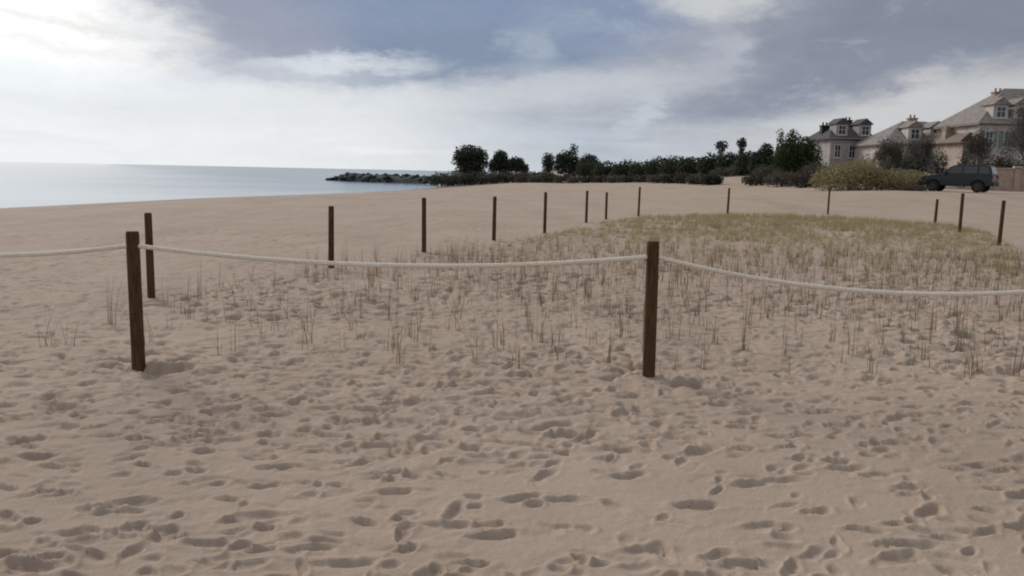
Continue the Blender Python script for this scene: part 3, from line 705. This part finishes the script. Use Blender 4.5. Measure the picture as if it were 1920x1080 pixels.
# ------------------------------------------------------------------ the dark car
M['car_paint'] = simple('car_paint', (.006, .008, .009), (.005, .007, .008), 2, .3, spec=.4)
M['car_glass'] = simple('car_glass', (.02, .024, .026), (.016, .02, .022), 2, .05, spec=.7)
M['tyre'] = simple('tyre_rubber', (.015, .014, .014), (.01, .01, .01), 6, .85)
M['rim'] = simple('wheel_rim', (.06, .06, .065), (.04, .04, .045), 6, .45, metal=.6)
M['lamp'] = simple('headlamp', (.55, .56, .58), (.5, .5, .52), 8, .1)
M['lamp_red'] = simple('tail_lamp', (.22, .015, .012), (.16, .01, .01), 8, .15)
M['plastic'] = simple('black_plastic', (.02, .02, .02), (.014, .014, .014), 9, .6)
def car(loc, rz, label):
    o = empty('parked_car', loc, rz, label, 'car')
    # front at -x
    low = [(-2.05, .42), (-2.1, .62), (-2.05, .86), (-1.95, .96), (-.95, 1.10), (-.35, 1.14), (1.6, 1.12), (1.98, 1.08), (2.06, .7), (2.04, .40)]
    def section(prof, w0, w1, zs0, zs1):
        V = []; n = len(prof)
        for s in (-1, 1):
            for x, z in prof:
                t = (z - zs0) / (zs1 - zs0); V.append((x, s * (w0 + (w1 - w0) * max(0, min(1, t))), z))
        F = [tuple(range(n))[::-1], tuple(range(n, 2 * n))]
        for i in range(n): F.append((i, (i + 1) % n, n + (i + 1) % n, n + i))
        return V, F
    # wheel-arched lower body: outline with arches cut
    def arch(cx, r=.42, zc=.36):
        return [(cx + r * math.cos(a), zc + r * math.sin(a)) for a in np.linspace(0, math.pi, 9)]
    bot = [(2.04, .40)] + [(1.28 + .42 * math.cos(a), .34 + .42 * math.sin(a)) for a in np.linspace(.14, math.pi - .14, 9)] + [(-1.28 + .42 * math.cos(a), .34 + .42 * math.sin(a)) for a in np.linspace(.14, math.pi - .14, 9)] + [(-2.05, .40)]
    prof = [(-2.1, .62), (-2.05, .86), (-1.95, .96), (-.95, 1.10), (-.35, 1.14), (1.6, 1.12), (1.98, 1.08), (2.06, .7)] + bot
    MB().add(*section(prof, .90, .84, .8, 1.14)).build('body', M['car_paint'], o, bevel=.035)
    MB().box((0, 0, .62), (2.9, 1.3, .5)).build('underbody', M['plastic'], o)
    cab = [(-.92, 1.09), (-.25, 1.63), (.1, 1.72), (1.55, 1.70), (1.82, 1.62), (2.0, 1.07)]
    MB().add(*section(cab, .84, .66, 1.08, 1.72)).build('roof', M['car_paint'], o, bevel=.03)
    MB().add([(-.885, -.70, 1.135), (-.885, .70, 1.135), (-.30, .60, 1.60), (-.30, -.60, 1.60)], [(0, 1, 2, 3)]).build('windscreen', M['car_glass'], o).location = (-.018, 0, .012)
    MB().add([(1.985, -.66, 1.16), (1.985, .66, 1.16), (1.845, .58, 1.58), (1.845, -.58, 1.58)], [(0, 3, 2, 1)]).build('rear_window', M['car_glass'], o).location = (.016, 0, .003)
    for s in (-1, 1):
        for xs in ([(-.62, 1.17), (.32, 1.17), (.32, 1.62), (-.12, 1.62)], [(.42, 1.17), (1.18, 1.17), (1.18, 1.62), (.42, 1.62)], [(1.28, 1.17), (1.86, 1.17), (1.74, 1.58), (1.28, 1.62)]):
            V = [(x, s * (.84 - .18 * (z - 1.08) / .64 + .006), z) for x, z in xs]
            MB().add(V, [(0, 1, 2, 3)] if s < 0 else [(3, 2, 1, 0)]).build('side_window', M['car_glass'], o)
        MB().box((-2.04, s * .62, .80), (.10, .36, .15)).build('headlight', M['lamp'], o, bevel=.03)
        MB().box((2.03, s * .70, .95), (.06, .20, .26)).build('taillight', M['lamp_red'], o, bevel=.015)
        MB().box((-.55, s * .97, 1.20), (.14, .20, .15)).build('mirror', M['car_paint'], o, bevel=.03)
        for xx in (.2, 1.05): MB().box((xx, s * .892, 1.0), (.18, .03, .03)).build('door_handle', M['plastic'], o)
        for xx in (-1.28, 1.28):
            wm = MB(); n = 24
            prof_t = [(-.10, .22), (-.11, .31), (-.08, .35), (.08, .35), (.11, .31), (.10, .22)]
            V = []; F = []
            for k in range(n):
                a = 2 * math.pi * k / n
                for yy, rad in prof_t: V.append((rad * math.cos(a), yy, rad * math.sin(a)))
            q = len(prof_t)
            for k in range(n):
                for j in range(q): F.append((k * q + j, k * q + (j + 1) % q, ((k + 1) % n) * q + (j + 1) % q, ((k + 1) % n) * q + j))
            ty = wm.add(V, F).build('wheel', M['tyre'], o, smooth=False); ty.location = (xx, s * .80, .345)
            rm = MB(); rm.tube([(0, -.06, 0), (0, .07, 0)], [.225, .225], 20)
            for k in range(5):
                a = 2 * math.pi * k / 5; rm.box((.11 * math.cos(a), s * .085, .11 * math.sin(a)), (.05, .03, .05))
            rm.build('rim', M['rim'], ty)
    MB().box((-2.08, 0, .52), (.12, 1.6, .22)).build('bumper', M['plastic'], o, bevel=.03)
    MB().box((2.07, 0, .50), (.10, 1.6, .22)).build('bumper', M['plastic'], o, bevel=.03)
    MB().box((-2.095, 0, .76), (.05, .8, .12)).build('grille', M['plastic'], o)
    return o
cx, cy, cz = at(1799, 51.5)
car((cx, cy, cz + .01), R(-42), 'dark parked car with its bonnet to the left, beside the yellow green mound')

M['pale_rock'] = simple('pale_rock', (.36, .33, .30), (.28, .25, .23), 2, .9, bump=.4)
bme = rocks[2].copy(); bme.materials.clear(); bme.materials.append(M['pale_rock'])
bo = link(bpy.data.objects.new('boulder', bme)); q = at(1124, 104); bo.location = (q[0], q[1], q[2] + .35); bo.scale = (.75, .6, .55)
tag(bo, 'pale boulder on the far sand at the foot of the dark shrubs', 'boulder')

# ------------------------------------------------------------------ posts and rope
def wood_material():
    mt, n, b = material('post_wood')
    t = n.new('ShaderNodeTexCoord'); inf = n.new('ShaderNodeObjectInfo')
    mpn = n.new('ShaderNodeMapping'); mt.node_tree.links.new(t.outputs['Object'], mpn.inputs[0]); mpn.inputs['Scale'].default_value = (1, 1, .06)
    cmb = n.new('ShaderNodeVectorMath', operation='ADD'); mt.node_tree.links.new(mpn.outputs[0], cmb.inputs[0]); mt.node_tree.links.new(inf.outputs['Location'], cmb.inputs[1])
    g = n.noise(cmb.outputs[0], 90, 5, .65, .6); g2 = n.noise(t.outputs['Object'], 7, 4, .6)
    c = n.mix(n.smooth(g, .35, .65), (.036, .0155, .006, 1), (.105, .052, .021, 1))
    c = n.mix(n.math('MULTIPLY', n.smooth(g2, .5, .75), .5), c, (.10, .062, .034, 1))
    n.put(b.inputs['Base Color'], c); b.inputs['Roughness'].default_value = .8; b.inputs['Specular IOR Level'].default_value = .25
    bn = n.new('ShaderNodeBump'); bn.inputs['Strength'].default_value = .7; bn.inputs['Distance'].default_value = .006
    n.put(bn.inputs['Height'], g); n.put(b.inputs['Normal'], bn.outputs[0])
    return mt
M['wood'] = wood_material()
M['endgrain'] = simple('post_end_grain', (.10, .07, .045), (.05, .032, .02), 30, .85)
def post(x, y, top, rad, label, group, lean=(0, 0), seed=0):
    r_ = np.random.default_rng(seed + 900); z0 = H(x, y); h = top
    n = 20; zs = np.concatenate([[-.45], np.linspace(0, h - .015, 14), [h]])
    V = []; F = []
    for i, z in enumerate(zs):
        t = z / h; rr0 = rad * (1.03 - .06 * t) * (1 if i < len(zs) - 1 else .86)
        for j in range(n):
            a = 2 * math.pi * j / n
            k = 1 + .035 * perlin(np.array([math.cos(a) * 1.5 + seed * 3.1]), np.array([math.sin(a) * 1.5 + z * 1.4]), 5)[0] - (.10 if j in (3, 11 + seed % 4) and z > h * .25 else 0)
            V.append((rr0 * k * math.cos(a) + lean[0] * t, rr0 * k * math.sin(a) + lean[1] * t, z))
    L = len(zs)
    for i in range(L - 1):
        for j in range(n): F.append((i * n + j, i * n + (j + 1) % n, (i + 1) * n + (j + 1) % n, (i + 1) * n + j))
    F.append(tuple(range((L - 1) * n, L * n)))
    o = obj('wooden_post', V, F, [M['wood'], M['endgrain']], None, smooth=False); o.data.polygons[-1].material_index = 1
    o.location = (x, y, z0)
    return tag(o, label, 'post', group)
GN, GF = 'wooden posts of the front rope line', 'wooden posts around the planted plot'
pA = onground(260, 689); pB = onground(1216, 706)
print('posts', pA, pB)
post(pA.x, pA.y, 1.085, .050, 'thick dark wooden post holding the rope at the near left, its base fully in view', GN, (-.0, .0), 1)
post(pB.x, pB.y, 1.09, .050, 'thick dark wooden post where both sagging ropes meet, right of the middle', GN, (-.012, 0), 2)
pC = Vector((5.35, 6.2, 0)); post(pC.x, pC.y, 1.1, .052, 'wooden post just outside the right edge that carries the rope on', GN, (0, 0), 3)
pD = Vector((-5.75, 5.95, 0)); post(pD.x, pD.y, 1.1, .052, 'wooden post just outside the left edge at the plot corner', GN, (0, 0), 4)
far = [(284, 557, 398, .044, 'slim dark post close behind the near left post, crossed by the rope'),
       (621, 503, 386, .046, 'first far post right of the near left pair, against the bare beach'),
       (795, 474, 370, .044, 'far post standing below the end of the breakwater'),
       (926, 451, 368, .044, 'far post below the right end of the first headland trees'),
       (1021, 438, 360, .042, 'far post below the narrow headland tree left of the pointed one'),
       (1099, 418, 357, .042, 'far post below the pointed headland tree, left of two closer spaced posts'),
       (1136, 412, 360, .042, 'small far post just right of the one below the pointed tree'),
       (1197, 406, 350, .042, 'far post above and left of the near post where both ropes meet'),
       (1364, 402, 352, .046, 'back row post with grass hiding its foot, below the two small treetops'),
       (1552, 402, 353, .042, 'back row post in front of the left side of the yellow green mound'),
       (1753, 420, 373, .050, 'post at the back right corner, in front of the car bonnet'),
       (1799, 436, 362, .048, 'tall thin post directly below the dark car'),
       (1873, 460, 375, .046, 'rightmost far post, on bare sand right of the car')]
for k, (px, pb, pt, rad, lab) in enumerate(far):
    p = onground(px, pb); h = ztop(px, pt, p.y) - p.z
    print('post', px, round(p.x, 2), round(p.y, 2), round(p.z, 2), round(h, 2))
    post(p.x, p.y, max(.8, min(1.3, h)), rad, lab, GF, (rnd.uniform(-.015, .015), 0), 10 + k)
def rope_material():
    mt, n, b = material('rope_fibre')
    t = n.new('ShaderNodeTexCoord')
    f = n.noise(t.outputs['Object'], 60, 4, .6); f2 = n.noise(t.outputs['Object'], 3, 3, .6)
    c = n.mix(n.smooth(f, .3, .7), (.80, .71, .59, 1), (.60, .52, .42, 1)); c = n.mix(n.math('MULTIPLY', n.smooth(f2, .45, .7), .4), c, (.80, .73, .64, 1))
    n.put(b.inputs['Base Color'], c); b.inputs['Roughness'].default_value = .9
    bn = n.new('ShaderNodeBump'); bn.inputs['Strength'].default_value = .6; bn.inputs['Distance'].default_value = .003
    n.put(bn.inputs['Height'], f); n.put(b.inputs['Normal'], bn.outputs[0]); return mt
M['rope'] = rope_material()
def rope(a, b, sag, rad, label, skew=0.0):
    a, b = Vector(a), Vector(b); Ln = (b - a).length; n = int(Ln / .014); m_ = 12
    V = np.zeros((n + 1, m_, 3)); d = (b - a).normalized(); side = d.cross(Vector((0, 0, 1))).normalized()
    for i in range(n + 1):
        t = i / n; p = a.lerp(b, t); p.z -= sag * 4 * t * (1 - t) * (1 + skew * (t - .5))
        for j in range(m_):
            an = 2 * math.pi * j / m_; k = rad * (.80 + .24 * abs(math.cos(1.5 * (an - i * .014 / .085 * 2 * math.pi / 1))))
            q = p + side * math.cos(an) * k + Vector((0, 0, 1)) * math.sin(an) * k; V[i, j] = q
    ii = np.arange((n + 1) * m_).reshape(n + 1, m_); jn = np.roll(ii, -1, axis=1)
    Ff = np.stack([ii[:-1], jn[:-1], jn[1:], ii[1:]], -1).reshape(-1, 4)
    o = obj('rope', V.reshape(-1, 3) - np.array(a), Ff, M['rope'], smooth=True); o.location = a
    return tag(o, label, 'rope', 'pale ropes strung between the front posts')
ra = (pA.x, pA.y, H(pA.x, pA.y) + 1.085 - .11); rb = (pB.x, pB.y, H(pB.x, pB.y) + 1.09 - .12)
rope(ra, rb, .115, .0185, 'pale rope strung between the two thick near posts across the middle')
rope(rb, (pC.x, pC.y, H(pC.x, pC.y) + .97), .25, .0185, 'deeply sagging pale rope running from the right near post out of view')
rope((pD.x, pD.y, 1.0), ra, .11, .0185, 'pale rope running from the left edge to the near left post')

# ------------------------------------------------------------------ planted dune grass
def grass_material(name, c1, c2):
    mt, n, b = material(name)
    g = n.new('ShaderNodeNewGeometry')
    c = n.mix(g.outputs['Random Per Island'], (*c1, 1), (*c2, 1))
    n.put(b.inputs['Base Color'], c); b.inputs['Roughness'].default_value = .7; b.inputs['Specular IOR Level'].default_value = .2
    tr = n.new('ShaderNodeBsdfTranslucent'); n.put(tr.inputs[0], c)
    ms = n.new('ShaderNodeMixShader'); ms.inputs[0].default_value = .3
    mt.node_tree.links.new(b.outputs[0], ms.inputs[1]); mt.node_tree.links.new(tr.outputs[0], ms.inputs[2])
    mt.node_tree.links.new(ms.outputs[0], mt.node_tree.nodes['Material Output'].inputs[0]); return mt
M['grass_near'] = grass_material('grass_near', (.11, .08, .045), (.20, .15, .085))
M['grass_far'] = grass_material('grass_far', (.30, .24, .125), (.46, .375, .22))
def blades(cx, cy, cz, n, h, spread, wd, r_, seg=4):
    """n curved blades for each centre; arrays in, one vertex/face block out."""
    k = len(cx) * n
    x0 = np.repeat(cx, n) + r_.normal(0, .03, k); y0 = np.repeat(cy, n) + r_.normal(0, .03, k); z0 = np.repeat(cz, n)
    hh = np.repeat(h, n) * r_.uniform(.45, 1.1, k); a = r_.uniform(0, 2 * np.pi, k); ln = np.abs(r_.normal(0, spread, k)) * hh
    wa = r_.uniform(0, np.pi, k); Vs = []
    for s in range(seg + 1):
        t = s / seg
        px = x0 + np.cos(a) * ln * t ** 1.8; py = y0 + np.sin(a) * ln * t ** 1.8; pz = z0 - .03 + hh * (t - .18 * t * t * np.minimum(1, ln / hh * 2))
        w = wd * (1 - .85 * t) / 2
        Vs.append(np.stack([np.stack([px - np.cos(wa) * w, py - np.sin(wa) * w, pz], -1), np.stack([px + np.cos(wa) * w, py + np.sin(wa) * w, pz], -1)], 1))
    Vv = np.stack(Vs, 1).reshape(-1, 3)                   # k, seg+1, 2
    base = np.arange(k)[:, None] * (seg + 1) * 2 + np.arange(seg)[None, :] * 2
    Ff = np.stack([base, base + 1, base + 3, base + 2], -1).reshape(-1, 4)
    return Vv, Ff
gr = np.random.default_rng(77)
variants = []
for k in range(12):
    Vv, Ff = blades(np.zeros(1), np.zeros(1), np.zeros(1), int(gr.integers(3, 10)), np.array([.55]), gr.uniform(.12, .42), .007, gr)
    variants.append(mesh('grass_tuft', Vv, Ff, M['grass_near']))
spots = []
explicit = [(90, 652), (575, 656), (740, 652), (890, 682), (1010, 642), (310, 568), (490, 560), (432, 548), (1320, 692), (1632, 700), (1820, 706), (1560, 640), (1690, 640), (1250, 640), (1905, 700), (690, 560), (1440, 600), (1750, 620), (1100, 600), (1395, 660), (210, 610), (1480, 700), (1350, 498)]
for px, py in explicit:
    p = onground(px, py); spots.append((p.x, p.y))
yy = 6.6; row = 0
while yy < 15:
    xx = -6 + (row % 2) * .4
    while xx < 12:
        x, y = xx + gr.normal(0, .14), yy + gr.normal(0, .14)
        if bool(inplot(np.array([x]), np.array([y]))[0]) and abs(x) < y * .72 and min(math.hypot(x - a, y - b) for a, b in spots) > .35 and gr.random() < (.62 if y < 10 else .8) * (.4 + .6 * min(1, max(0, (x + 3.2 + (y - 6) * .12) / 2.5))): spots.append((x, y))
        xx += .52
    yy += .46; row += 1
spots.sort(key=lambda s: s[1]); rest = spots[295:]; spots = spots[:295]
pl = onground(90, 652)
for k, (x, y) in enumerate(spots):
    o = link(bpy.data.objects.new('grass_tuft', variants[k % 12]))
    o.location = (x, y, H(x, y) + .0); o.rotation_euler = (0, 0, gr.uniform(0, 6.28)); s = gr.uniform(.6, 1.05); o.scale = (s, s, s)
    if math.hypot(x - pl.x, y - pl.y) < .05: tag(o, 'lone thin grass tuft on the sand left of the near left post', 'grass tuft', 'sparse grass tufts in the roped plot')
    else: tag(o, 'sparse tuft of thin dry dune grass planted in sand behind the front rope', 'grass tuft', 'sparse grass tufts in the roped plot')
# thin stems between the tufts, too many to count
sx_, sy_ = gr.uniform(-6, 11, 2600), gr.uniform(6.6, 17, 2600); kp = (plotdist(sx_, sy_) > .15) & (gr.random(2600) < (.35 + .65 * sst(7, 12, sy_)) * (.3 + .7 * sst(-3.5, .5, sx_))); sx_, sy_ = sx_[kp], sy_[kp]
Vv, Ff = blades(sx_, sy_, macro(sx_, sy_), 3, gr.uniform(.2, .5, len(sx_)), .22, .007, gr, 3)
tag(obj('dune_grass', Vv, Ff, M['grass_near']), 'thin scattered dry stems between the planted tufts in the roped plot', 'grass', kind='stuff')
# dense far grass: one mass
cx_, cy_ = gr.uniform(-4, 17, 40000), gr.uniform(12, 34, 40000)
pdn = plotdist(cx_, cy_)
ridge_edge = np.exp(-((pdn - .55) / .5) ** 2) * (cx_ > cy_ * .5)
den = (.05 + .36 * sst(11, 29, cy_ + .10 * cx_) * sst(-4, 5, cx_ - .12 * (cy_ - 20)) + .42 * ridge_edge) * (.35 + .9 * sst(-.35, .45, perlin(cx_ / 1.4, cy_ / 1.4, 91)))
keep = (pdn > .1) & (gr.random(40000) < den * .72)
cx_, cy_ = cx_[keep], cy_[keep]
cx_ = np.append(cx_, [a for a, b in rest]); cy_ = np.append(cy_, [b for a, b in rest])
print('far tufts', len(cx_))
Vv, Ff = blades(cx_, cy_, macro(cx_, cy_), 11, gr.uniform(.16, .42, len(cx_)) * (.5 + .35 * sst(0.3, 3, np.append(pdn[keep], [1] * len(rest)))), .42, .011, gr, 3)
tag(obj('dune_grass', Vv, Ff, M['grass_far']), 'dense yellowish dune grass covering the back of the roped plot', 'grass', kind='stuff')
